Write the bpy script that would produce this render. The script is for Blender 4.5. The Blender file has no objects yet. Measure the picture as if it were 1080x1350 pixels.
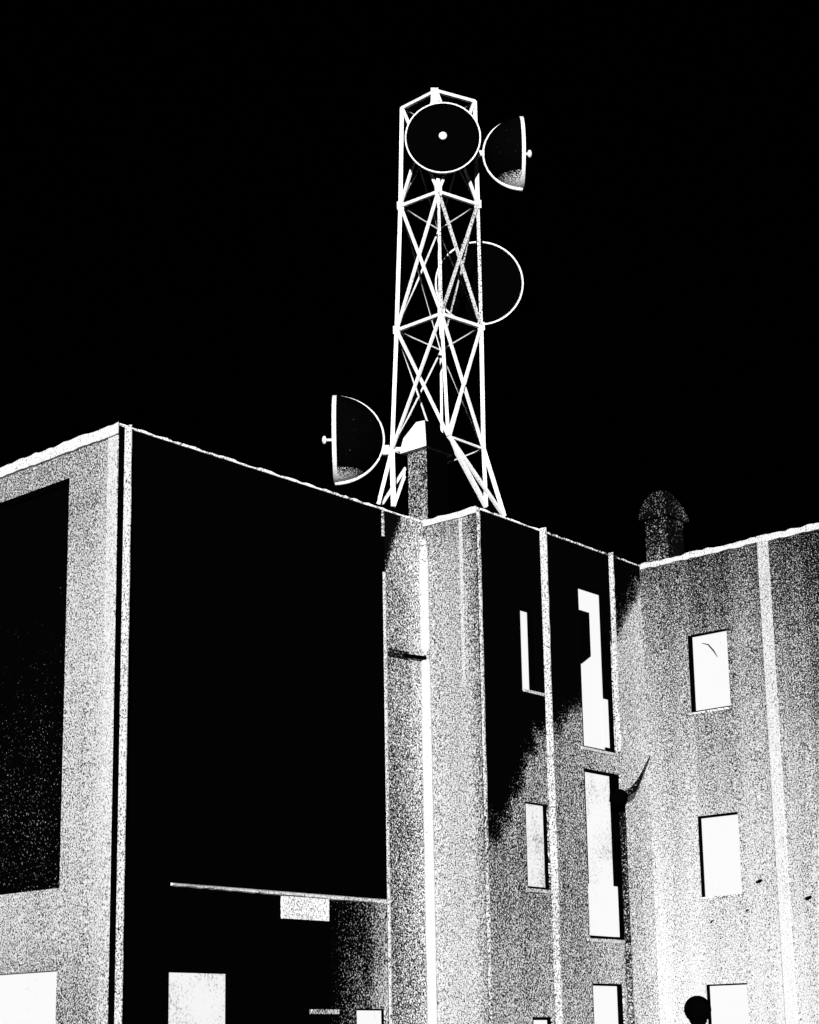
import bpy, bmesh, math, random
from mathutils import Vector, Matrix
random.seed(7)
S = bpy.context.scene
COL = S.collection
# ---------------------------------------------------------------- camera
F = 2750.0                       # focal length in pixels of a 1080 px wide picture
PITCH = math.atan(710 / F); ROLL = math.radians(1.0)
EYE = Vector((0, 0, 1.6))
r0 = Vector((1, 0, 0)); fw = Vector((0, math.cos(PITCH), math.sin(PITCH))); u0 = Vector((0, -math.sin(PITCH), math.cos(PITCH)))
RT = math.cos(ROLL) * r0 - math.sin(ROLL) * u0
UP = math.sin(ROLL) * r0 + math.cos(ROLL) * u0
cd = bpy.data.cameras.new('camera'); cam = bpy.data.objects.new('camera', cd); COL.objects.link(cam)
cd.sensor_fit = 'HORIZONTAL'; cd.sensor_width = 36; cd.lens = F / 1080 * 36
cd.clip_start = 0.1; cd.clip_end = 2000
cam.matrix_world = Matrix(((RT.x, UP.x, -fw.x, EYE.x), (RT.y, UP.y, -fw.y, EYE.y), (RT.z, UP.z, -fw.z, EYE.z), (0, 0, 0, 1)))
S.camera = cam
# ---------------------------------------------------------------- night sky
W = bpy.data.worlds.new("World"); S.world = W; W.use_nodes = True
wn = W.node_tree; wn.nodes.clear()
wo = wn.nodes.new('ShaderNodeOutputWorld'); wb = wn.nodes.new('ShaderNodeBackground')
sk = wn.nodes.new('ShaderNodeTexSky'); bw = wn.nodes.new('ShaderNodeRGBToBW')
SUN_DIR = Vector((-0.045, -0.99, 0.07)).normalized()
sk.sky_type = 'NISHITA'; sk.sun_disc = False
sk.sun_elevation = math.asin(SUN_DIR.z); sk.sun_rotation = math.atan2(SUN_DIR.x, SUN_DIR.y)
wn.links.new(sk.outputs[0], bw.inputs[0]); wn.links.new(bw.outputs[0], wb.inputs[0])
wb.inputs[1].default_value = 0.00003
wn.links.new(wb.outputs[0], wo.inputs[0])
# ---------------------------------------------------------------- the one hard light
sd = bpy.data.lights.new('sun', 'SUN'); sun = bpy.data.objects.new('sun', sd); COL.objects.link(sun)
sd.energy = 4.6; sd.angle = math.radians(0.5); sd.color = (1, 1, 1)
sun.rotation_euler = SUN_DIR.to_track_quat('Z', 'Y').to_euler()
S.view_settings.view_transform = 'Standard'; S.view_settings.look = 'None'
S.view_settings.exposure = 1.0; S.view_settings.gamma = 1.0

# ---------------------------------------------------------------- survey helpers
def ray(x, y): return fw + RT * ((x - 540) / F) + UP * ((675 - y) / F)
def at_height(x, y, z):
    d = ray(x, y); return EYE + d * ((z - EYE.z) / d.z)
def at_depth(x, y, Y):
    d = ray(x, y); return EYE + d * (Y / d.y)

# ---------------------------------------------------------------- materials
def new_mat(name, col=(.5, .5, .5), rough=.9, spec=.0):
    m = bpy.data.materials.new(name); m.use_nodes = True
    b = m.node_tree.nodes['Principled BSDF']
    b.inputs['Base Color'].default_value = (*col, 1); b.inputs['Roughness'].default_value = rough
    b.inputs['Specular IOR Level'].default_value = spec
    return m, m.node_tree, b

def math_node(nt, op, a, b=None, c=None, clamp=False):
    n = nt.nodes.new('ShaderNodeMath'); n.operation = op; n.use_clamp = clamp
    for i, v in enumerate((a, b, c)):
        if v is None: continue
        if isinstance(v, (int, float)): n.inputs[i].default_value = v
        else: nt.links.new(v, n.inputs[i])
    return n.outputs[0]

def grain(name, dens, streak=0.12, patch=0.10, size=26.0, lo=0.002, hi=0.46, crisp=4.2, bump=0.0, holes=0.0, obj=False, extra=None):
    """Roughcast of dark and white grit. dens: list of (z, share of white) from low to high."""
    m, nt, b = new_mat(name)
    if obj:
        src = nt.nodes.new('ShaderNodeTexCoord').outputs['Object']
    else:
        src = nt.nodes.new('ShaderNodeNewGeometry').outputs['Position']
    sep = nt.nodes.new('ShaderNodeSeparateXYZ'); nt.links.new(src, sep.inputs[0])
    z = sep.outputs[2]
    cr = nt.nodes.new('ShaderNodeFloatCurve')
    z0, z1 = dens[0][0], dens[-1][0]
    zz = math_node(nt, 'DIVIDE', math_node(nt, 'SUBTRACT', z, z0), max(z1 - z0, .001), clamp=True)
    cv = cr.mapping.curves[0]
    pts = [((q - z0) / (z1 - z0), v) for q, v in dens]
    while len(cv.points) < len(pts): cv.points.new(.5, .5)
    for i, (q, v) in enumerate(pts):
        cv.points[i].location = (q, v); cv.points[i].handle_type = 'VECTOR'
    cr.mapping.use_clip = False; cr.mapping.update()
    nt.links.new(zz, cr.inputs['Value'])
    d = cr.outputs[0]
    # vertical weather streaks
    mp = nt.nodes.new('ShaderNodeMapping'); mp.inputs['Scale'].default_value = (2.6, 2.6, 0.07)
    nt.links.new(src, mp.inputs[0])
    ns = nt.nodes.new('ShaderNodeTexNoise'); ns.inputs['Scale'].default_value = 1.0; ns.inputs['Detail'].default_value = 3
    nt.links.new(mp.outputs[0], ns.inputs[0])
    d = math_node(nt, 'ADD', d, math_node(nt, 'MULTIPLY', math_node(nt, 'SUBTRACT', ns.outputs[0], .5), streak * 2))
    npn = nt.nodes.new('ShaderNodeTexNoise'); npn.inputs['Scale'].default_value = 0.9; npn.inputs['Detail'].default_value = 4
    nt.links.new(src, npn.inputs[0])
    d = math_node(nt, 'ADD', d, math_node(nt, 'MULTIPLY', math_node(nt, 'SUBTRACT', npn.outputs[0], .5), patch * 2))
    if extra: d = extra(nt, src, d)
    if holes:
        nh = nt.nodes.new('ShaderNodeTexNoise'); nh.inputs['Scale'].default_value = 2.4; nh.inputs['Detail'].default_value = 5
        nh.inputs['Roughness'].default_value = .65
        nt.links.new(src, nh.inputs[0])
        hh = math_node(nt, 'MULTIPLY', math_node(nt, 'SUBTRACT', nh.outputs[0], .70, clamp=True), 14 * holes)
        d = math_node(nt, 'SUBTRACT', d, hh)
    ng = nt.nodes.new('ShaderNodeTexNoise'); ng.inputs['Scale'].default_value = size * 1.75; ng.inputs['Detail'].default_value = 1.0
    ng.inputs['Roughness'].default_value = .6
    nt.links.new(src, ng.inputs[0])
    v = math_node(nt, 'ADD', math_node(nt, 'SUBTRACT', ng.outputs[0], .5), math_node(nt, 'MULTIPLY', math_node(nt, 'SUBTRACT', d, .5), .37))
    v = math_node(nt, 'ADD', math_node(nt, 'MULTIPLY', v, crisp), .5, clamp=True)
    col = nt.nodes.new('ShaderNodeMix'); col.data_type = 'RGBA'
    col.inputs['A'].default_value = (lo, lo, lo, 1); col.inputs['B'].default_value = (hi, hi, hi, 1)
    nt.links.new(v, col.inputs['Factor']); nt.links.new(col.outputs['Result'], b.inputs['Base Color'])
    if bump:
        bp = nt.nodes.new('ShaderNodeBump'); bp.inputs['Strength'].default_value = bump; bp.inputs['Distance'].default_value = .01
        nt.links.new(ng.outputs[0], bp.inputs['Height']); nt.links.new(bp.outputs[0], b.inputs['Normal'])
    return m

def along(tx, ty, s_off, pts):
    """extra term: change of white share along a wall, pts = (s, delta)"""
    def fn(nt, src, d):
        dot = nt.nodes.new('ShaderNodeVectorMath'); dot.operation = 'DOT_PRODUCT'
        nt.links.new(src, dot.inputs[0]); dot.inputs[1].default_value = (tx, ty, 0)
        s = math_node(nt, 'SUBTRACT', dot.outputs['Value'], s_off)
        for a, b2, da, db in pts:
            mr = nt.nodes.new('ShaderNodeMapRange'); nt.links.new(s, mr.inputs[0])
            mr.inputs[1].default_value = a; mr.inputs[2].default_value = b2; mr.inputs[3].default_value = da; mr.inputs[4].default_value = db
            d = math_node(nt, 'ADD', d, mr.outputs[0])
        return d
    return fn

black_paint, _, _ = new_mat('black_paint', (.0006,) * 3, .8)
shade_side = grain('shade_side_grit', [(0, -.75), (10, -.85)], patch=.15, streak=.1, size=20, lo=.0006)  # shade of the right-facing wall put into the colour
white_steel = grain('white_painted_steel', [(0, .98), (30, .98)], patch=.3, streak=0, size=24, lo=.05, hi=.60)
patchy_steel = grain('patchy_painted_steel', [(0, .66), (30, .66)], patch=.3, streak=0, size=24, lo=.004, hi=.5, crisp=10)  # broken-up tone for mast members in front of the dish
white_plaster = grain('white_plaster_trim', hi=.7, dens=[(0, .66), (12, .66)], size=24, streak=.05, patch=.5)
trim_b = grain('worn_coping', hi=.82, dens=[(0, .74), (12, .74)], size=18, streak=.05, patch=.7)
fin_mat = grain('fin_grit', [(0, .62), (10.2, .74)], size=22, streak=.05, patch=.25)
fin_dim = grain('thin_fin_grit', [(0, .50), (10.2, .62)], size=20, streak=.05, patch=.4)
pipe_mat = grain('white_pipe_paint', hi=.5, dens=[(0, 1.02), (9.2, .92), (9.7, .5)], size=24, streak=0, patch=.3)
vent_mat = grain('vent_grit', hi=.7, dens=[(2.5, .40), (3.4, .62)], size=24, patch=.3)
roof_mat, _, _ = new_mat('roof_felt', (.01,) * 3, .95)
asphalt = grain('asphalt', [(-1, .1), (1, .1)], lo=.02, hi=.08, size=40)

def lit_pane(name, e, shade):
    m, nt, b = new_mat(name, (.02,) * 3, .4)
    g = nt.nodes.new('ShaderNodeNewGeometry')
    n = nt.nodes.new('ShaderNodeTexNoise'); n.inputs['Scale'].default_value = 26; n.inputs['Detail'].default_value = 2
    n2 = nt.nodes.new('ShaderNodeTexNoise'); n2.inputs['Scale'].default_value = 1.6; n2.inputs['Detail'].default_value = 3
    nt.links.new(g.outputs['Position'], n.inputs[0]); nt.links.new(g.outputs['Position'], n2.inputs[0])
    v = math_node(nt, 'ADD', math_node(nt, 'MULTIPLY', n.outputs[0], 1.2), math_node(nt, 'MULTIPLY', n2.outputs[0], .8))
    v = math_node(nt, 'MULTIPLY', math_node(nt, 'SUBTRACT', v, shade, clamp=True), 3.0, clamp=True)
    b.inputs['Emission Color'].default_value = (1, 1, 1, 1)
    nt.links.new(math_node(nt, 'MULTIPLY_ADD', v, e * .7, e * .3), b.inputs['Emission Strength'])
    return m
pane_hi = lit_pane('bright_lit_glass', .46, .42)
pane_mid = lit_pane('dusty_lit_glass', .46, .60)
pane_lo = lit_pane('mottled_lit_glass', .44, .66)

# ---------------------------------------------------------------- object helpers
def link(name, bm, mats, parent=None, smooth=False):
    me = bpy.data.meshes.new(name)
    bmesh.ops.recalc_face_normals(bm, faces=bm.faces)
    bm.to_mesh(me); bm.free()
    for m in (mats if isinstance(mats, (list, tuple)) else [mats]): me.materials.append(m)
    if smooth:
        for p in me.polygons: p.use_smooth = True
    o = bpy.data.objects.new(name, me); COL.objects.link(o)
    if parent is not None:
        o.parent = parent
        o.matrix_parent_inverse = Matrix.Translation(parent.location).inverted()
    return o
def thing(name, loc, label, cat, group=None):
    o = bpy.data.objects.new(name, None); COL.objects.link(o); o.location = loc; o.empty_display_size = .3
    o['label'] = label; o['category'] = cat
    if group: o['group'] = group
    return o
def hexa(bm, p):      # 8 points: bottom ring 0-3, top ring 4-7
    v = [bm.verts.new(q) for q in p]
    for f in ((0, 3, 2, 1), (4, 5, 6, 7), (0, 1, 5, 4), (1, 2, 6, 5), (2, 3, 7, 6), (3, 0, 4, 7)): bm.faces.new([v[i] for i in f])
    return v
def bar(bm, a, b, w, h=None):
    a = Vector(a); b = Vector(b); h = h or w
    d = (b - a).normalized(); up = Vector((0, 0, 1)) if abs(d.z) < .95 else Vector((0, 1, 0))
    x = d.cross(up).normalized() * w / 2; y = d.cross(x).normalized() * h / 2
    hexa(bm, [a - x - y, a + x - y, a + x + y, a - x + y, b - x - y, b + x - y, b + x + y, b - x + y])
def angle_bar(bm, a, b, w, t=.018):
    """steel angle section: two thin flanges"""
    a = Vector(a); b = Vector(b)
    d = (b - a).normalized(); up = Vector((0, 0, 1)) if abs(d.z) < .95 else Vector((0, 1, 0))
    x = d.cross(up).normalized(); y = d.cross(x).normalized()
    for (u0_, u1_, v0_, v1_) in ((-w / 2, w / 2, -t / 2, t / 2), (-w / 2, -w / 2 + t, t / 2, w * .8)):
        c = [x * u0_ + y * v0_, x * u1_ + y * v0_, x * u1_ + y * v1_, x * u0_ + y * v1_]
        hexa(bm, [a + q for q in c] + [b + q for q in c])
def tube(bm, pts, r, n=12):
    rings = []
    for i, p in enumerate(pts):
        p = Vector(p)
        d = (Vector(pts[min(i + 1, len(pts) - 1)]) - Vector(pts[max(i - 1, 0)])).normalized()
        up = Vector((0, 0, 1)) if abs(d.z) < .9 else Vector((0, 1, 0))
        x = d.cross(up).normalized(); y = d.cross(x)
        rr = r[i] if isinstance(r, (list, tuple)) else r
        rings.append([bm.verts.new(p + x * rr * math.cos(2 * math.pi * k / n) + y * rr * math.sin(2 * math.pi * k / n)) for k in range(n)])
    for A, B in zip(rings, rings[1:]):
        for k in range(n): bm.faces.new((A[k], A[(k + 1) % n], B[(k + 1) % n], B[k]))
    bm.faces.new(rings[0][::-1]); bm.faces.new(rings[-1])
def lathe(bm, prof, centre, axis, n=64, closed=False):
    """prof: (distance along axis, radius)"""
    ax = Vector(axis).normalized(); up = Vector((0, 0, 1)) if abs(ax.z) < .9 else Vector((0, 1, 0))
    x = ax.cross(up).normalized(); y = ax.cross(x)
    rings = []
    for h, r in prof:
        rings.append([bm.verts.new(Vector(centre) + ax * h + x * r * math.cos(2 * math.pi * k / n) + y * r * math.sin(2 * math.pi * k / n)) for k in range(n)])
    m = len(rings)
    for i in range(m if closed else m - 1):
        A, B = rings[i], rings[(i + 1) % m]
        for k in range(n): bm.faces.new((A[k], A[(k + 1) % n], B[(k + 1) % n], B[k]))
    if not closed:
        if prof[0][1] > 1e-4: bm.faces.new(rings[0][::-1])
        if prof[-1][1] > 1e-4: bm.faces.new(rings[-1])
    bmesh.ops.remove_doubles(bm, verts=bm.verts, dist=1e-5)

# ---------------------------------------------------------------- plan of the building
ROOF = 10.1
C1, C2, C3, C4 = [at_height(x, y, ROOF).to_2d() for x, y in ((157, 558), (557, 687), (627, 668), (843, 745))]
tA = (C3 - C2).normalized(); tB = (C2 - C1).normalized()
C0 = C1 - (C1 - at_height(0, 618, ROOF).to_2d()).normalized() * 8.0
C5 = C4 + (at_height(1080, 690, ROOF).to_2d() - C4).normalized() * 8.5
TH = .28
class Wall:
    def __init__(s, a, b):
        s.a, s.b = a, b; s.L = (b - a).length; s.t = (b - a) / s.L; s.n = Vector((s.t.y, -s.t.x))
    def p(s, u, z, d=0):
        q = s.a + s.t * u + s.n * d; return Vector((q.x, q.y, z))
    def hit(s, x, y, d=0):
        r = ray(x, y); o = s.a + s.n * d
        k = (s.n.x * (o.x - EYE.x) + s.n.y * (o.y - EYE.y)) / (s.n.x * r.x + s.n.y * r.y)
        q = EYE + r * k
        return (q.to_2d() - s.a).dot(s.t), q.z
    def rect(s, x0, x1, y0, y1, d=0):
        ym, xm = (y0 + y1) / 2, (x0 + x1) / 2
        return s.hit(x0, ym, d)[0], s.hit(x1, ym, d)[0], s.hit(xm, y1, d)[1], s.hit(xm, y0, d)[1]
    def box(s, bm, u0_, u1_, z0, z1, d0, d1):
        hexa(bm, [s.p(u0_, z0, d1), s.p(u1_, z0, d1), s.p(u1_, z0, d0), s.p(u0_, z0, d0), s.p(u0_, z1, d1), s.p(u1_, z1, d1), s.p(u1_, z1, d0), s.p(u0_, z1, d0)])
W1, W2, W4, W5, W6 = Wall(C0, C1), Wall(C1, C2), Wall(C2, C3), Wall(C3, C4), Wall(C4, C5)
chain = [W1, W2, W4, W5, W6]
def inner(i, end, depth):
    """mitred point at the start (0) or end (1) of wall i, depth metres inside"""
    w = chain[i]; j = i - 1 if end == 0 else i + 1
    c = w.a if end == 0 else w.b
    if j < 0 or j >= len(chain): return c - w.n * depth
    n2 = chain[j].n
    return c - (w.n + n2) * (depth / (1 + w.n.dot(n2)))

def build_wall(i, holes, mats, regions, parent, z0=0, z1=ROOF - .022):
    w = chain[i]
    us = sorted({0, w.L} | {q for h in holes + [r[0] for r in regions] for q in h[:2] if 0 < q < w.L})
    zs = sorted({z0, z1} | {q for h in holes + [r[0] for r in regions] for q in h[2:4] if z0 < q < z1})
    bm = bmesh.new(); V = {}
    def v(a, b, back):
        k = (a, b, back)
        if k not in V:
            if back and a in (0, w.L):
                q = inner(i, 0 if a == 0 else 1, TH); V[k] = bm.verts.new((q.x, q.y, b))
            else: V[k] = bm.verts.new(w.p(a, b, -TH if back else 0))
        return V[k]
    def solid(a, b):
        if not (0 <= a < len(us) - 1 and 0 <= b < len(zs) - 1): return False
        cu, cz = (us[a] + us[a + 1]) / 2, (zs[b] + zs[b + 1]) / 2
        return not any(h[0] < cu < h[1] and h[2] < cz < h[3] for h in holes)
    def mi(a, b):
        cu, cz = (us[a] + us[a + 1]) / 2, (zs[b] + zs[b + 1]) / 2
        for h, m in regions:
            if h[0] < cu < h[1] and h[2] < cz < h[3]: return m
        return 0
    for a in range(len(us) - 1):
        for b in range(len(zs) - 1):
            if not solid(a, b): continue
            u_, U_, z_, Z_ = us[a], us[a + 1], zs[b], zs[b + 1]; m = mi(a, b)
            fs = [[(u_, z_, 0), (U_, z_, 0), (U_, Z_, 0), (u_, Z_, 0)], [(u_, z_, 1), (u_, Z_, 1), (U_, Z_, 1), (U_, z_, 1)]]
            if not solid(a - 1, b): fs.append([(u_, z_, 0), (u_, Z_, 0), (u_, Z_, 1), (u_, z_, 1)])
            if not solid(a + 1, b): fs.append([(U_, z_, 0), (U_, z_, 1), (U_, Z_, 1), (U_, Z_, 0)])
            if not solid(a, b - 1): fs.append([(u_, z_, 0), (u_, z_, 1), (U_, z_, 1), (U_, z_, 0)])
            if not solid(a, b + 1): fs.append([(u_, Z_, 0), (U_, Z_, 0), (U_, Z_, 1), (u_, Z_, 1)])
            for f in fs:
                fc = bm.faces.new([v(*k) for k in f]); fc.material_index = m
    return link('wall', bm, mats, parent)

def coping(i, h, over, mat, parent, jit=.012, zb=ROOF - .09):
    w = chain[i]; n = max(8, int(w.L / .12)); bm = bmesh.new()
    o0, o1 = inner(i, 0, -over), inner(i, 1, -over); i0, i1 = inner(i, 0, .34), inner(i, 1, .34)
    rings = []
    for k in range(n + 1):
        f = k / n; po = o0.lerp(o1, f); pi_ = i0.lerp(i1, f)
        j = random.uniform(-jit, jit) * (0 if k in (0, n) else 1); jb = random.uniform(-jit, jit) * (.7 if h > .05 else .2) * (0 if k in (0, n) else 1)
        zt = ROOF + j
        rings.append([bm.verts.new(q) for q in ((po.x, po.y, ROOF - h + jb), (po.x, po.y, zt), (pi_.x, pi_.y, zt + .01), (pi_.x, pi_.y, zb - .06), )])
    for A, B in zip(rings, rings[1:]):
        for k in range(4): bm.faces.new((A[k], A[(k + 1) % 4], B[(k + 1) % 4], B[k]))
    bm.faces.new(rings[0]); bm.faces.new(rings[-1])
    return link('coping', bm, mat, parent)

def window(w, hole, pane, parent, pmat, depth=.07, bars=(), frame=None):
    """hole / pane as (u0,u1,z0,z1) on the wall; the frame fills what lies between"""
    u0_, u1_, z0, z1 = hole; a0, a1, b0, b1 = pane
    bm = bmesh.new(); D0, D1 = -depth - .05, -depth
    e = .012
    if a0 - u0_ > .01: w.box(bm, u0_ + .001, a0, z0 + .001, z1 - .001, D0, D1)
    if u1_ - a1 > .01: w.box(bm, a1, u1_ - .001, z0 + .001, z1 - .001, D0, D1)
    if b0 - z0 > .01: w.box(bm, a0, a1, z0 + .001, b0, D0, D1)
    if z1 - b1 > .01: w.box(bm, a0, a1, b1, z1 - .001, D0, D1)
    for (p0, p1, q0, q1) in bars: w.box(bm, p0, p1, q0, q1, D1 - .02, D1 - .004)
    fr = link('window', bm, frame or black_paint, parent)  # black frame also gives the reveals their shade as colour
    bm = bmesh.new(); w.box(bm, a0 - .0, a1 + .0, b0, b1, D1 - .045, D1 - .03)
    link('pane', bm, pmat, fr)
    return fr
def fin(w, u, d, t, z0, z1, parent, mat, name='fin'):
    bm = bmesh.new(); n = 40
    rows = []
    for k in range(n + 1):
        z = z0 + (z1 - z0) * k / n; dd = d + random.uniform(-.006, .006)
        rows.append([bm.verts.new(q) for q in (w.p(u, z, .0), w.p(u, z, dd), w.p(u + t, z, dd), w.p(u + t, z, .0))])
    for A, B in zip(rows, rows[1:]):
        for k in range(4): bm.faces.new((A[k], A[(k + 1) % 4], B[(k + 1) % 4], B[k]))
    bm.faces.new(rows[0]); bm.faces.new(rows[-1])
    return link(name, bm, mat, parent)
def boxpart(name, w, u0_, u1_, z0, z1, d0, d1, mat, parent):
    bm = bmesh.new(); w.box(bm, u0_, u1_, z0, z1, d0, d1); return link(name, bm, mat, parent)

# ---------------------------------------------------------------- ground
bm = bmesh.new(); bmesh.ops.create_grid(bm, x_segments=8, y_segments=8, size=600)
g = link('ground', bm, asphalt); g['kind'] = 'structure'

# ---------------------------------------------------------------- left block
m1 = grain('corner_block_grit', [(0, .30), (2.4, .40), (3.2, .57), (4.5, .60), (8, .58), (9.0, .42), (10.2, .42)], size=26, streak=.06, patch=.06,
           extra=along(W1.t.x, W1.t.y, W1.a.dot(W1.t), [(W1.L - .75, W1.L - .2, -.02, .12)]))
def m2_extra(nt, src, d):  # edge of the cast shadow at the strip's top, coloured in
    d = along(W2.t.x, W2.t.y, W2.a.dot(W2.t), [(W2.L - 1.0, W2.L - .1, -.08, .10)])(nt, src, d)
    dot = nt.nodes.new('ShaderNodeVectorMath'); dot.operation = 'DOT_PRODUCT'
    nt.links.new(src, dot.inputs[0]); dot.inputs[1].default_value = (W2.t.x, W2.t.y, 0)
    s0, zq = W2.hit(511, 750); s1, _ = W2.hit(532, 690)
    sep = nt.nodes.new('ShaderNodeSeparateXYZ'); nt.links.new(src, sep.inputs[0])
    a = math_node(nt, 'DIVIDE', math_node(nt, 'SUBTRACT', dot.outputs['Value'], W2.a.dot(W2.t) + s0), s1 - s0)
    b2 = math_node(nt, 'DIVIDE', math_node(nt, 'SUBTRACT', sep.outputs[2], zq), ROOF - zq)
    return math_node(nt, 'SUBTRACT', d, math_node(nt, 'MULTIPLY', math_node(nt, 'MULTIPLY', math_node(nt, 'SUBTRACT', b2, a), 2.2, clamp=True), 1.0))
m2s = grain('inner_strip_shade_grit', [(0, .34), (5, .34), (9, .38), (10.1, .30)], size=22, streak=.1, patch=.2, hi=.7, extra=m2_extra)  # strip tone stands for the bay's cast shadow, put into the colour
m2p = grain('low_corner_grit', [(0, .12), (3.3, .04)], size=20, streak=.15, patch=.35, lo=.0008,
            extra=along(W2.t.x, W2.t.y, W2.a.dot(W2.t), [(W2.hit(436, 1250)[0], W2.hit(468, 1250)[0], -.5, .0), (W2.hit(480, 1250)[0], W2.hit(512, 1250)[0], -.0, .45)]))
LB = thing('office_block', (C1.x, C1.y, 0), 'flat roofed block with pale grainy corner, black wall panel and right side shaded by colour, on the left', 'building')
pan = [.5, W1.hit(85, 900)[0], W1.hit(76, 1171)[1], W1.hit(94, 629)[1]]
win1 = list(W1.rect(-60, 73, 1284, 1420)); win1[0] = W1.rect(-150, 73, 1284, 1420)[0]
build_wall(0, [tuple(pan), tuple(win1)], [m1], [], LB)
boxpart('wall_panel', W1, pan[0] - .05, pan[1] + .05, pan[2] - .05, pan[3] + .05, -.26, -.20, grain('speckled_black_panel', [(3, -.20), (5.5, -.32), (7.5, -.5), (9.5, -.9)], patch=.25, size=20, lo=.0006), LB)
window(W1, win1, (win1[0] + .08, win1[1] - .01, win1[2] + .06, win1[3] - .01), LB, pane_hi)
wj = W2.rect(222, 302, 1282, 1430); wk = W2.rect(471, 509, 1330, 1430)
strip = (W2.hit(511, 1000)[0], W2.L, 0, ROOF)
low = (W2.hit(436, 1265)[0], W2.hit(511, 1265)[0], 0, W2.hit(478, 1184)[1])
# bay of pale wall above the inner strip stays black at its top corner
build_wall(1, [wj, wk], [shade_side, m2s, m2p], [(strip, 1), (low, 2)], LB)
window(W2, wj, (wj[0] + .01, wj[1] - .015, wj[2] + .05, wj[3] - .01), LB, pane_lo, depth=.03)
window(W2, wk, (wk[0] + .03, wk[1] - .03, wk[2] + .05, wk[3] - .025), LB, pane_hi, depth=.03)
coping(0, .16, .05, grain('bright_coping', hi=.5, dens=[(0, .98), (12, .98)], size=22, patch=.2), LB, .016)
coping(1, .03, .012, trim_b, LB, .014)
fin(W2, W2.hit(158, 940)[0], .125, .015, 0, ROOF - .012, LB, fin_mat)
fin(W2, W2.hit(508, 1000)[0], .045, .03, 0, W2.hit(508, 755)[1], LB, fin_mat)
fin(W2, W2.hit(503, 690)[0], .035, .03, W2.hit(506, 708)[1], ROOF - .05, LB, fin_dim)
# ledge
bm = bmesh.new(); za = W2.hit(300, 1171.5)[1]
ua, ub = W2.hit(225, 1166)[0], W2.hit(512, 1187)[0]
n = 40
rows = []
for k in range(n + 1):
    f = k / n; u = ua + (ub - ua) * f; hh = .016 + .03 * f + random.uniform(-.006, .006)
    rows.append([bm.verts.new(q) for q in (W2.p(u, za - hh, .05), W2.p(u, za, .07), W2.p(u, za + .02, .002), W2.p(u, za - hh - .01, .002))])
for A, B in zip(rows, rows[1:]):
    for k in range(4): bm.faces.new((A[k], A[(k + 1) % 4], B[(k + 1) % 4], B[k]))
bm.faces.new(rows[0]); bm.faces.new(rows[-1])
link('ledge', bm, white_plaster, LB)
b_ = W2.rect(370, 430, 1181, 1213)
vb = boxpart('vent_box', W2, b_[0], b_[1], b_[2], za - .05, .003, .06, vent_mat, LB)
b_ = W2.rect(408, 444, 1331, 1337)
boxpart('door_hood', W2, b_[0], b_[1], b_[2], b_[3], .003, .05, fin_dim, LB)
# rear and side of the block, flat roof
def flat_roof(pts, z, parent):
    bm = bmesh.new(); n = len(pts)
    lo = [bm.verts.new((p.x, p.y, z - .25)) for p in pts]; hi = [bm.verts.new((p.x, p.y, z)) for p in pts]
    bm.faces.new(lo[::-1]); bm.faces.new(hi)
    for k in range(n): bm.faces.new((lo[k], lo[(k + 1) % n], hi[(k + 1) % n], hi[k]))
    link('roof', bm, roof_mat, parent)
def plain_wall(p, q, parent, mat, h=ROOF - .02):
    w = Wall(p, q); bm = bmesh.new(); w.box(bm, 0, w.L, 0, h, -.25, 0); link('wall', bm, mat, parent)
plain_mat = grain('rear_wall_grit', [(0, .5), (10, .45)])
i0 = inner(0, 0, .3); i1 = inner(0, 1, .3); i2 = inner(1, 1, .3); i3 = inner(2, 1, .3); i4 = inner(3, 1, .3); i5 = inner(4, 1, .3)
B0 = i0 + tB * 16; B2 = i2 + tB * 9.0
flat_roof([i0, i1, i2, B2, B0], ROOF - .35, LB)
plain_wall(B0, i0, LB, plain_mat)
plain_wall(B2, B0, LB, plain_mat)

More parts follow.
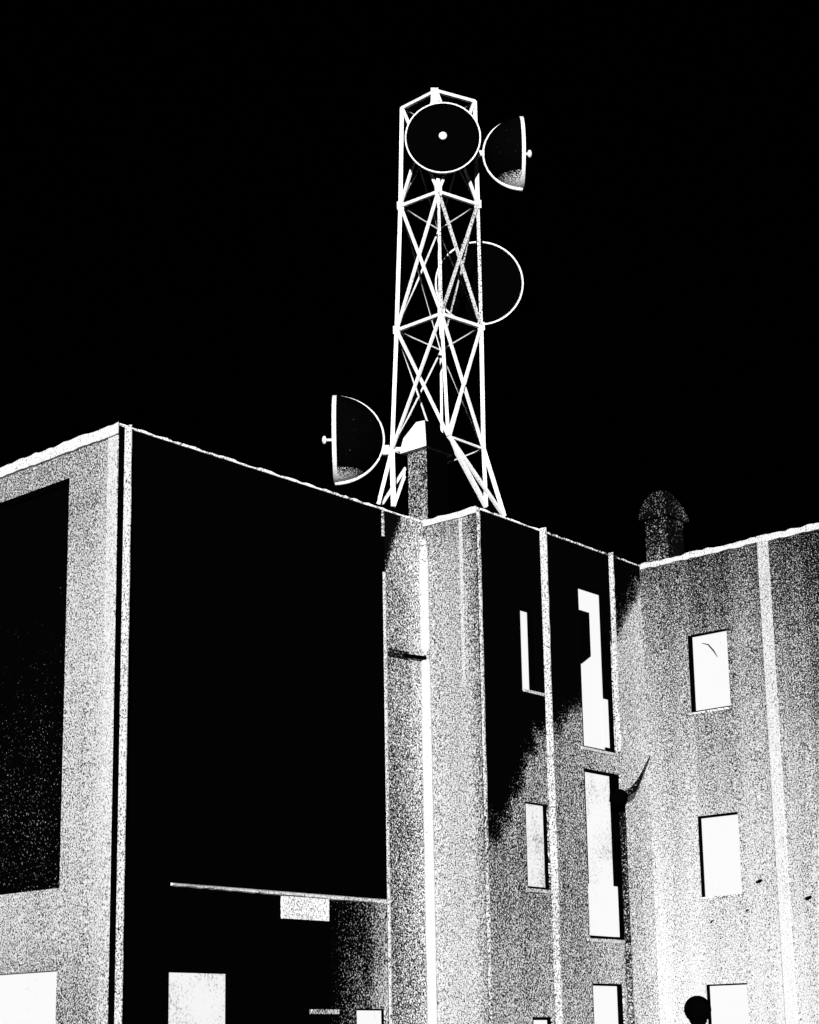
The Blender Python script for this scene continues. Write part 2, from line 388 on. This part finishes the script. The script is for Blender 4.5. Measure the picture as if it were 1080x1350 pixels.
# ---------------------------------------------------------------- right wing with the stair bay
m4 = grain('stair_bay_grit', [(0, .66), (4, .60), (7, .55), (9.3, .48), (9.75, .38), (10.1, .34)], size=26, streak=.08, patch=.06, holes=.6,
           extra=along(W4.t.x, W4.t.y, W4.a.dot(W4.t), [(.0, .35, .05, 0), (W4.L - .25, W4.L, 0, -.22)]))  # paler downward: light on the bay put into the colour
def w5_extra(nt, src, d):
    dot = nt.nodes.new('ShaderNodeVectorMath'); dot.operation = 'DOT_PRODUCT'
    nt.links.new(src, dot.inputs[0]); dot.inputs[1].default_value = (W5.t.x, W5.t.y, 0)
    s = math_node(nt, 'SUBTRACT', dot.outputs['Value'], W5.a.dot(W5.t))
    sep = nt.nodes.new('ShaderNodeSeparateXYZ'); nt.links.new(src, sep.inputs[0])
    # painted shade line climbs along the wall towards the inner corner
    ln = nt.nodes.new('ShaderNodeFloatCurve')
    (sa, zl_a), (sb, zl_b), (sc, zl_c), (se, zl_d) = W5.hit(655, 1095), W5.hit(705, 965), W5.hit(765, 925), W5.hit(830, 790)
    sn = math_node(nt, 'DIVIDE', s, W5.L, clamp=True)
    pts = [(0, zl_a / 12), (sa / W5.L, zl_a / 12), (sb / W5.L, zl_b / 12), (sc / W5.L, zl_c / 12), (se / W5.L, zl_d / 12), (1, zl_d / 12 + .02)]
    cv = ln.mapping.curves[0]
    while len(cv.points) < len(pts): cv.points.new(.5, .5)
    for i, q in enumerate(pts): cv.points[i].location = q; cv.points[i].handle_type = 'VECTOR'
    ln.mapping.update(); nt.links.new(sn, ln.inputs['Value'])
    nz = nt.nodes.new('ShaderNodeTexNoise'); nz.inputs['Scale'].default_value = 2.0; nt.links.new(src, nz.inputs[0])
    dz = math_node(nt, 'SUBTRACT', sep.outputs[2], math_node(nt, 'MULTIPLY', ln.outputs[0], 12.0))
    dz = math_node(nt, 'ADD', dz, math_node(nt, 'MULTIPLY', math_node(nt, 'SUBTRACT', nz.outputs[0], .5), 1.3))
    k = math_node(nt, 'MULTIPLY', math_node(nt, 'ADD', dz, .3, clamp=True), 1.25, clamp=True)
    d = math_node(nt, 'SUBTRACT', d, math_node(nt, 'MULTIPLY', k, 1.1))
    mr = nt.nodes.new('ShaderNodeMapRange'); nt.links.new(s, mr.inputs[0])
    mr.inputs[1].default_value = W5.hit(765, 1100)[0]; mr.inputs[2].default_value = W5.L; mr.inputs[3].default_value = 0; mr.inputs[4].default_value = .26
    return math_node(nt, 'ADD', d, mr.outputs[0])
m5 = grain('shaded_bay_grit', [(0, .50), (2.8, .36), (4.2, .30), (10.1, .32)], size=22, streak=.08, patch=.12, extra=w5_extra, hi=.56, lo=.0008)  # diagonal dark zone is light and shade put into the colour
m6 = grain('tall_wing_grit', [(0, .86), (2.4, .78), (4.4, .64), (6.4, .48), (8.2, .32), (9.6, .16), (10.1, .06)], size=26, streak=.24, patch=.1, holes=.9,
           extra=along(W6.t.x, W6.t.y, W6.a.dot(W6.t), [(.1, 1.2, .13, 0), (W6.hit(1020, 900)[0], W6.hit(1080, 900)[0], 0, -.10)]))  # paler towards the ground: light falloff put into the colour
RB = thing('apartment_wing', (C3.x, C3.y, 0), 'stepped grainy wing with slim lit windows and upright ribs, on the right', 'building')
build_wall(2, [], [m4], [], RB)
# W5 windows: (hole px, pane px)
w5w = [((687.5, 707, 804, 914), (689, 700, 806, 911), pane_hi),
       ((694, 724, 1059, 1172), (696.5, 721, 1061, 1169), pane_lo),
       ((765, 808, 779, 988), (768, 797, 781, 985), pane_hi),
       ((774, 822, 1018, 1238), (777, 811, 1021, 1234), pane_mid),
       ((783, 824, 1297, 1400), (785.5, 819, 1300, 1396), pane_hi),
       ((703, 729, 1341, 1400), (706, 726, 1345, 1396), pane_hi)]
w6w = [((908, 961, 833, 936), (913, 960.5, 835, 934), pane_hi),
       ((921.5, 976, 1073, 1181), (925, 975.5, 1076, 1180.5), pane_hi),
       ((933, 988, 1297, 1400), (936, 987.5, 1299, 1396), pane_hi)]
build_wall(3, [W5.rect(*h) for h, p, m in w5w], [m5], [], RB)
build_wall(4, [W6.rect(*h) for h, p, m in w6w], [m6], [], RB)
for k, (h, p, m) in enumerate(w5w):
    hr, pr = W5.rect(*h), W5.rect(*p)
    fr = window(W5, hr, pr, RB, m, depth=.025)
    if k == 2:
        for n_, rr in enumerate(((796.5, 804, 922, 985),)):
            q = W5.rect(*rr); boxpart('pane', W5, q[0], q[1], q[2], q[3], -.06, -.018, m, fr)
    if k == 3:
        q = W5.rect(777, 817, 1167, 1234); boxpart('pane', W5, q[0], q[1], q[2], q[3], -.06, -.018, pane_hi, fr)
    if k == 2:    # added dark panel for the shadow over the left of the tall stair window
        q = W5.rect(765, 779, 806, 872)
        bm = bmesh.new(); d = -.02
        pts = [(q[0], q[3]), (q[1], q[3]), (q[1], q[2] + .12), (q[0] + .05, q[2] - .05), (q[0], q[2] - .06)]
        A = [bm.verts.new(W5.p(u, z, -.012)) for u, z in pts]; B = [bm.verts.new(W5.p(u, z, -.024)) for u, z in pts]
        bm.faces.new(A); bm.faces.new(B[::-1])
        for i in range(5): bm.faces.new((A[i], B[i], B[(i + 1) % 5], A[(i + 1) % 5]))
        link('shadow_panel', bm, black_paint, fr)
for k, (h, p, m) in enumerate(w6w):
    fr = window(W6, W6.rect(*h), W6.rect(*p), RB, m, depth=.02)
    if k == 0:    # thin curved cable behind the top pane
        bm = bmesh.new()
        cp = [(926, 848), (934, 850), (941, 858), (946, 866)]
        tube(bm, [W6.p(*W6.hit(x, y, -.035), -.035) for x, y in cp], [.006, .012, .012, .005], 6); link('cable', bm, black_paint, fr)
# sills
for (x0, x1, y0, y1) in ((690, 716, 911.5, 915), (694, 726, 1172.5, 1177), (774, 824, 1239, 1243), (766, 808, 988.5, 992)):
    q = W5.rect(x0, x1, y0, y1); boxpart('sill', W5, q[0], q[1], q[2], q[3], .003, .03, fin_mat, RB)
for (x0, x1, y0, y1) in ((910, 962, 936.5, 939), (924, 977, 1181.5, 1184)):
    q = W6.rect(x0, x1, y0, y1); boxpart('sill', W6, q[0], q[1], q[2], q[3], .003, .03, white_plaster, RB)
coping(2, .11, .04, grain('stair_bay_coping', hi=.5, dens=[(0, 1.0), (12, 1.0)], size=22, patch=.3), RB, .02)
coping(3, .025, .01, grain('broken_coping', hi=.82, dens=[(0, .6), (12, .6)], size=14, patch=1.2), RB, .012)
coping(4, .10, .04, grain('wing_coping', hi=.5, dens=[(0, .9), (12, .9)], size=22, patch=.35), RB, .02)
fin(W5, W5.hit(636.5, 1000)[0], .05, .03, 0, ROOF - .012, RB, fin_dim)
fin(W5, W5.hit(719.5, 940)[0], .125, .02, 0, ROOF + .02, RB, fin_mat)
fin(W5, W5.hit(807.5, 860)[0], .09, .02, W5.hit(808, 990)[1], ROOF + .02, RB, fin_mat)
# shallow pilasters on the wing
pil = grain('pilaster_grit', [(0, 1.15), (3, 1.0), (6, .85), (9, .72), (10.1, .7)], size=26, streak=.05, patch=.12)
q = W6.rect(1008, 1022, 712, 1010); boxpart('pilaster', W6, q[0], q[1], 0, ROOF + .02, .003, .03, pil, RB)
q = W1.rect(137, 149, 560, 1300)
boxpart('pilaster', W1, q[0], q[1], 0, ROOF - .16, .003, .018, grain('corner_pilaster_grit', [(0, .55), (3, .68), (6, .82), (10, .80)], size=26, streak=0, patch=.1), LB)
q = W4.rect(609, 613, 680, 1000); boxpart('pilaster', W4, q[0], q[1], 7.3, ROOF - .12, .003, .012, grain('rib_grit', [(7, .68), (10.1, .8)], size=26), RB)
for (x, y, r) in ((1003, 1162, .05), (1068, 1183, .055), (986, 1200, .028), (940, 1215, .03)):
    u, z = W6.hit(x, y); bm = bmesh.new()
    pts = [W6.p(u + random.uniform(-.02, .02) + (i - 1.5) * r * .9, z + random.uniform(-.3, .3) * r + (i - 1.5) * r * .3, .012 + .01 * i) for i in range(4)]
    tube(bm, pts, [r * .3, r * .6, r * .5, r * .25], 7); link('wall_hole_mark', bm, black_paint, RB)  # dark lumps added to stand for holes in the wall
B5 = i5 + tB * 9
flat_roof([i2, i3, i4, i5, B5, B2], ROOF - .35, RB)
plain_wall(i5, B5, RB, plain_mat); plain_wall(B5, B2, RB, plain_mat)

# ---------------------------------------------------------------- downpipes
DP = thing('downpipe', (C2.x, C2.y, 0), 'stout white downpipe in the inner corner below the mast, broken by a dark bracket', 'pipe')
cpt = C2 + (W2.n + W4.n) * .075
def vpipe(z0, z1, r, c, parent, mat, name='pipe'):
    bm = bmesh.new(); n = 30
    tube(bm, [(c.x, c.y, z0 + (z1 - z0) * k / n) for k in range(n + 1)], [r + random.uniform(-.004, .004) for k in range(n + 1)], 14)
    return link(name, bm, mat, parent, True)
zbk = W4.hit(562, 862)[1]
vpipe(0, zbk - .12, .082, cpt, DP, pipe_mat); vpipe(zbk + .05, ROOF - .45, .082, cpt, DP, pipe_mat)
vpipe(zbk - .12, zbk + .05, .07, cpt, DP, fin_dim, 'joint')
bm = bmesh.new(); tube(bm, [(cpt.x, cpt.y, ROOF - .45), (cpt.x - .02, cpt.y, ROOF - .34)], [.1, .06], 12); link('collar', bm, fin_dim, DP)
# dark bracket with cable across the strip
BR = thing('wall_bracket', W2.p(W2.hit(530, 862)[0], zbk - .1), 'small dark bracket reaching to the white downpipe across the grey wall strip', 'bracket')
ua = W2.hit(511, 862)[0]; zb2 = W2.hit(530, 863)[1]
bm = bmesh.new(); W2.box(bm, ua, W2.hit(536, 862)[0], zb2 - .07, zb2 + .05, .003, .05); link('plate', bm, grain('dark_plate', [(0, .05), (10, .05)], size=20, patch=.5), BR)
bm = bmesh.new(); bar(bm, W2.p(W2.hit(530, 862)[0], zb2 - .02, .05), (cpt.x, cpt.y - .09, zb2), .05); link('arm', bm, black_paint, BR)
# black downpipe by the stair windows
BP_u = W5.hit(819, 1120)[0]
BP = thing('downpipe', W5.p(BP_u, 0, .07), 'thin black downpipe right of the tall stair windows in the inner corner', 'pipe')
bp = grain('mottled_black_pipe', [(0, .40), (2.5, .30), (4, .12), (6.0, -.2)], size=20, patch=.2)
c = W5.p(BP_u, 0, .06).to_2d()
vpipe(0, W5.hit(815, 1058)[1], .055, c, BP, bp)
# bracket lamp in the inner corner
base = W6.p(*W6.hit(857, 998, .003), .003)
def w5p(x, y, d): return W5.p(*W5.hit(x, y, d), d)
LP = thing('wall_lamp', base, 'unlit black lamp on bent arm at the inner corner beside tall stair windows', 'lamp')
q1, q2, q3, q4 = W6.p(*W6.hit(855, 1002, .08), .08), w5p(844, 1026, .34), w5p(836, 1040, .36), w5p(822, 1049, .34)
bm = bmesh.new(); tube(bm, [base, q1, q2, q3, q4], [.012, .016, .028, .055, .05], 10); link('arm', bm, grain('rough_black_arm', [(0, -.1), (10, -.1)], size=18, patch=.3), LP)
bm = bmesh.new(); cpx = w5p(816, 1049, .33)
lathe(bm, [(-.14, .06), (-.12, .15), (.03, .16), (.08, .12), (.11, .05)], cpx, (.15, -.3, 1), 20); link('lamp_head', bm, black_paint, LP, True)

# ---------------------------------------------------------------- globe street lamp
gp = at_depth(920, 1331, 30.0)
GL = thing('street_lamp', (gp.x, gp.y, 0), 'dark globe lamp on a post in front of the lowest wing window', 'street lamp')
bm = bmesh.new(); bmesh.ops.create_uvsphere(bm, u_segments=40, v_segments=24, radius=.19, matrix=Matrix.Translation(gp)); link('globe', bm, black_paint, GL, True)
bm = bmesh.new(); lathe(bm, [(-.30, .05), (-.26, .09), (-.20, .10), (-.15, .13)], gp, (0, 0, 1), 24); link('collar', bm, black_paint, GL, True)
bm = bmesh.new(); lathe(bm, [(-gp.z, .11), (-gp.z + .3, .10), (-gp.z + .35, .06), (-.30, .045)], gp, (0, 0, 1), 20); link('post', bm, black_paint, GL, True)

# ---------------------------------------------------------------- lattice mast
rings = []
px = [((575, 120), (530, 143), (626, 134), (577, 168), 39.35), ((578, 253), (528, 272), (630, 270), (578.5, 303), 39.3),
      ((582, 414), (523, 436), (634.5, 431), (581.5, 462), 39.25), ((591, 575), (517, 593), (637.5, 592), (583, 613), 39.2)]
for N, L, R, Fp, Y in px:
    n0 = at_depth(*N, Y); z = n0.z
    rings.append(dict(N=n0, L=at_height(*L, z), R=at_height(*R, z), F=at_height(*Fp, z)))
bot = rings[3]; low_z = at_depth(520, 668, 40.2).z
MA = thing('lattice_mast', (bot['N'].lerp(bot['F'], .5).x, bot['N'].lerp(bot['F'], .5).y, ROOF - .35), 'tall white lattice mast with crossed braces standing on the roof', 'mast')
def member(name, a, b, w, mat=white_steel, kind='a'):
    bm = bmesh.new()
    (angle_bar if kind == 'a' else bar)(bm, a, b, w); return link(name, bm, mat, MA)
for k in 'NLRF':
    for t in range(3):
        w = .10 if k != 'F' else .05
        m = patchy_steel if (t == 1 and k in 'RN') else white_steel
        if t == 0 and k == 'F': w = .045
        ww = {'N': .072, 'L': .08, 'R': .082, 'F': w}[k]
        if m is patchy_steel: ww *= .8
        if k == 'N' and t == 2: ww = .065
        member('leg', rings[t][k], rings[t + 1][k], ww, m, 'b')
for t in range(4):
    q = rings[t]
    for a, b in (('L', 'N'), ('N', 'R'), ('L', 'F'), ('F', 'R')):
        near = 'N' in (a, b)
        if t == 3 and a == 'L': continue
        member('strut', q[a], q[b], (.066 if t < 3 else .045) if near else .026, kind='b')
if True:
    q = rings[3]; member('strut', q['L'], q['F'], .034)
for t in range(3):
    A, B = rings[t], rings[t + 1]
    for a, b in (('L', 'N'), ('N', 'R'), ('L', 'F'), ('F', 'R')):
        near = 'N' in (a, b)
        for P, Q in ((A[a], B[b]), (A[b], B[a])):
            off = Vector((0, -.05, 0)) if near else Vector((0, .03, 0))
            m = white_steel
            if t == 1 and 'R' in (a, b): m = patchy_steel
            member('brace', P + off, Q + off, .05 if near else .026, m, 'b')
# node plates
for t in (1, 2):
    for k in 'NLR':
        c = rings[t][k]; bm = bmesh.new()
        bmesh.ops.create_cube(bm, size=1, matrix=Matrix.Translation(c) @ Matrix.Diagonal((.14, .10, .17, 1))); link('node_plate', bm, white_steel if k != 'R' or t == 1 else white_steel, MA)
# splayed stays under the last ring
Y = 40.2
feet = {'r1': at_depth(641, 668, Y - .2), 'r2': at_depth(665, 681, Y + .1), 'l1': at_depth(499, 665, Y), 'l2': at_depth(519, 668, Y - .1), 'l3': at_depth(504, 664, Y + .2)}
def ext(a, b, z=ROOF - .3):
    a = Vector(a); b = Vector(b); return a, b
q = rings[3]
for a, b, w in ((q['N'], feet['r1'], .075), (q['N'] + Vector((.02, 0, 0)), feet['r2'], .06), (q['R'], feet['r1'], .075), (q['R'], feet['r2'], .085),
                (q['L'], feet['l2'], .10), (q['L'], feet['l1'], .075), (at_depth(534, 618, Y + .6), feet['l3'], .05), (at_depth(533, 628, Y), feet['l2'], .055),
                (at_depth(534, 617, Y + .6), at_depth(533, 632, Y + .3), .04), (q['F'], q['N'] + Vector((0, .05, 0)), .035)):
    member('stay', a, b, w, white_steel, 'b')
# concrete plinths the stays stand on, hidden behind the parapet
for k in ('r1', 'r2', 'l1', 'l2'):
    f_ = feet[k]; bm = bmesh.new()
    bmesh.ops.create_cube(bm, size=1, matrix=Matrix.Translation((f_.x, f_.y, (f_.z - .05 + ROOF - .35) / 2)) @ Matrix.Diagonal((.14, .14, abs(f_.z - .05 - ROOF + .35), 1))); link('plinth', bm, black_paint, MA)
bm = bmesh.new(); bar(bm, at_depth(573, 117, 39.2), at_depth(573, 140, 39.2), .15, .1); link('top_bracket', bm, white_steel, MA)

# ---------------------------------------------------------------- dishes
def dish_mat(name, z0, z1, e0, e1):
    return grain(name, [(z0, e0), (z1, e1), (z1 + .01, -.6), (z1 + 3, -.6)], size=24, patch=.15, streak=0, lo=.0008, hi=.85)  # bright speckle low on the bowl: underside light put into the colour
def dish(c, axis, R, depth, label, mount, outline=True, rimw=.09, rimr=.03, low=None, feed=True, feed_len=.22):
    ax = Vector(axis).normalized()
    T = thing('dish_antenna', c - ax * depth, label, 'dish antenna', 'dish antennas on the lattice mast')
    prof = []; n = 22
    for k in range(n + 1):
        a = math.pi / 2 * k / n; prof.append((-depth * math.cos(a), R * math.sin(a)))
    th = .025
    inn = [(h + th if k < n else 0, max(r - th, 0)) for k, (h, r) in enumerate(prof)]
    inn[0] = (-depth + th, 0)
    bm = bmesh.new(); lathe(bm, prof + inn[::-1], c, ax, 64, closed=False)
    mat = dish_mat('dish_paint', c.z - R, c.z - R + low, .85, .02) if low else black_paint
    ref = link('reflector', bm, mat, T, True)
    bm = bmesh.new()   # rolled rim band
    lathe(bm, [(0.002, R - rimr), (0.002, R + .006), (-rimw, R + .006), (-rimw, R - .004), (-.01, R - rimr - .0)], c, ax, 72, closed=True)
    link('rim', bm, white_steel, T)
    if outline:
        up = Vector((0, 0, 1)); pts = []
        for k in range(41):
            a = -math.pi / 2 + math.pi * k / 40
            pts.append(c - ax * (depth * math.cos(a) + .02) + up * ((R + .02) * math.sin(a)))
        bm = bmesh.new(); tube(bm, pts, [.021 + .016 * max(0, 1 - k / 14) for k in range(41)], 8); link('edge_outline', bm, white_steel, T, True)  # added tube tracing the bowl's bright edge in profile
    if feed:
        bm = bmesh.new(); tube(bm, [c - ax * (depth - .03), c + ax * feed_len], .028, 10); fd = link('feed', bm, white_steel, T, True)
        bm = bmesh.new(); lathe(bm, [(feed_len - .03, .035), (feed_len, .085), (feed_len + .04, .08), (feed_len + .06, .04)], c, ax, 20); link('feed_cap', bm, white_steel, fd, True)
    if mount:
        bm = bmesh.new()
        for a, b, w in mount: bar(bm, a, b, w)
        link('mount', bm, white_steel, T)
    return T
c = at_depth(584, 181, 39.0)
dish(c, (-.02, -1, -.02), .765, .14, 'round black front facing dish with white hub, at the peak of the mast', [(c + Vector((-.1, .25, 0)), Vector((c.x - .1, 39.35, c.z)), .08)], outline=False, rimw=.05, rimr=.022, feed_len=.06)
c = at_depth(689, 203, 40.2)
dish(c, (1, 0.03, 0), .765, .80, 'black half round dish pointing right, high on the right side of the mast', [(at_depth(640, 203, 40.2), at_depth(629, 203, 40.2), .11)], rimw=.07, low=.20, feed_len=.13)
c = at_depth(440, 580, 40.2)
dish(c, (-1, 0.0, 0), .89, .99, 'large black half round dish pointing left, lowest on the mast just above the parapet', [(at_depth(505, 593, 40.2), at_depth(531, 593, 40.2), .085), (at_depth(509, 588, 40.1), at_depth(509, 600, 40.1), .13)], rimw=.08, low=.19, feed_len=.17)
c = at_depth(632, 373, 41.9)
dish(c, (.0, -1, -.02), .94, .2, 'round black dish behind the right leg of the mast, below the right pointing dish', [(c + Vector((0, .0, .1)), rings[1]['R'].lerp(rings[2]['R'], .6) + Vector((0, .05, 0)), .05)], outline=False, rimw=.05, rimr=.034, feed=False)

# ---------------------------------------------------------------- chimneys
def chimney(corner_px, a_px, b_px, y_ref, depth, cap, label, mats):
    k = at_depth(corner_px, y_ref, depth); near = k.to_2d()
    wa = Wall(near, near + tB); wb = Wall(near - tA, near)
    la = -wb.hit(a_px, y_ref)[0] + 1; lb = wa.hit(b_px, y_ref)[0]
    T = thing('chimney', (near.x, near.y, ROOF - .35), label, 'chimney', 'chimneys on the flat roof')
    p = [near, near + tB * lb, near + tB * lb - tA * la, near - tA * la]
    zt = cap[0]
    bm = bmesh.new(); hexa(bm, [(q.x, q.y, ROOF - .37) for q in p] + [(q.x, q.y, zt) for q in p]); 
    bm.normal_update()
    for f in bm.faces:
        if abs(f.normal.z) < .5 and f.calc_center_median().to_2d().dot(wa.n) > near.dot(wa.n) - .01: f.material_index = 1
    link('shaft', bm, [mats[0], mats[2]], T)  # second material puts the shade of the right-hand side into the colour
    # flared cowl
    o = cap[1]; ctr = sum(p, Vector((0, 0))) / 4
    P0 = [q + (q - ctr).normalized() * o for q in p]; sh = cap[4]
    P1 = [ctr + (q - ctr) * cap[2] + sh for q in p]
    P05 = [a.lerp(b, .30) + (a - ctr).normalized() * .03 for a, b in zip(P0, P1)]
    bm = bmesh.new(); Z = [zt - .03, zt + .03, zt + cap[3] * .42, zt + cap[3]]
    ringsv = [[bm.verts.new((q.x, q.y, z + random.uniform(-.015, .015))) for q in PP] for PP, z in zip((P0, P0, P05, P1), Z)]
    for A, B in zip(ringsv, ringsv[1:]):
        for i in range(4):
            f = bm.faces.new((A[i], A[(i + 1) % 4], B[(i + 1) % 4], B[i])); f.material_index = 1 if i in (0, 1) else 0  # cowl's shaded sides take the darker colour too
    bm.faces.new(ringsv[0][::-1]); bm.faces.new(ringsv[-1])
    link('cowl', bm, [mats[1], mats[2]], T)
sh1 = grain('chimney_grit', [(9, .30), (13, .34)], size=20, patch=.3, streak=.05)
z1 = at_depth(563, 588, 36.0).z; dz = at_depth(563, 548, 36.0).z - z1
chimney(563, 538, 590, 620, 36.0, (z1, .14, .46, dz, Vector((-.03, 0))), 'square chimney with a white flared cowl standing before the mast foot', [sh1, white_steel, black_paint])  # black_paint here stands for the shade of the chimney's right-hand side
sh2 = grain('faint_chimney_grit', [(9, .44), (10.5, .30), (11.0, .02), (11.8, -.05), (12.5, -.05)], size=18, patch=.3, streak=.05)
cw2 = grain('dim_cowl_grit', [(9, -.02), (13, -.02)], size=16, patch=1.0)
z2 = at_depth(880, 678, 39.5).z; dz = at_depth(880, 643, 39.5).z - z2
chimney(880, 851, 901, 700, 39.5, (z2, .12, .60, dz, Vector((-.04, 0))), 'dim dark chimney with a speckled cowl on the roof at the right', [sh2, cw2, grain('chimney_shade_side_grit', [(9, -.35), (11.2, -.35), (11.6, -.2), (13, -.2)], size=16, patch=.7)])
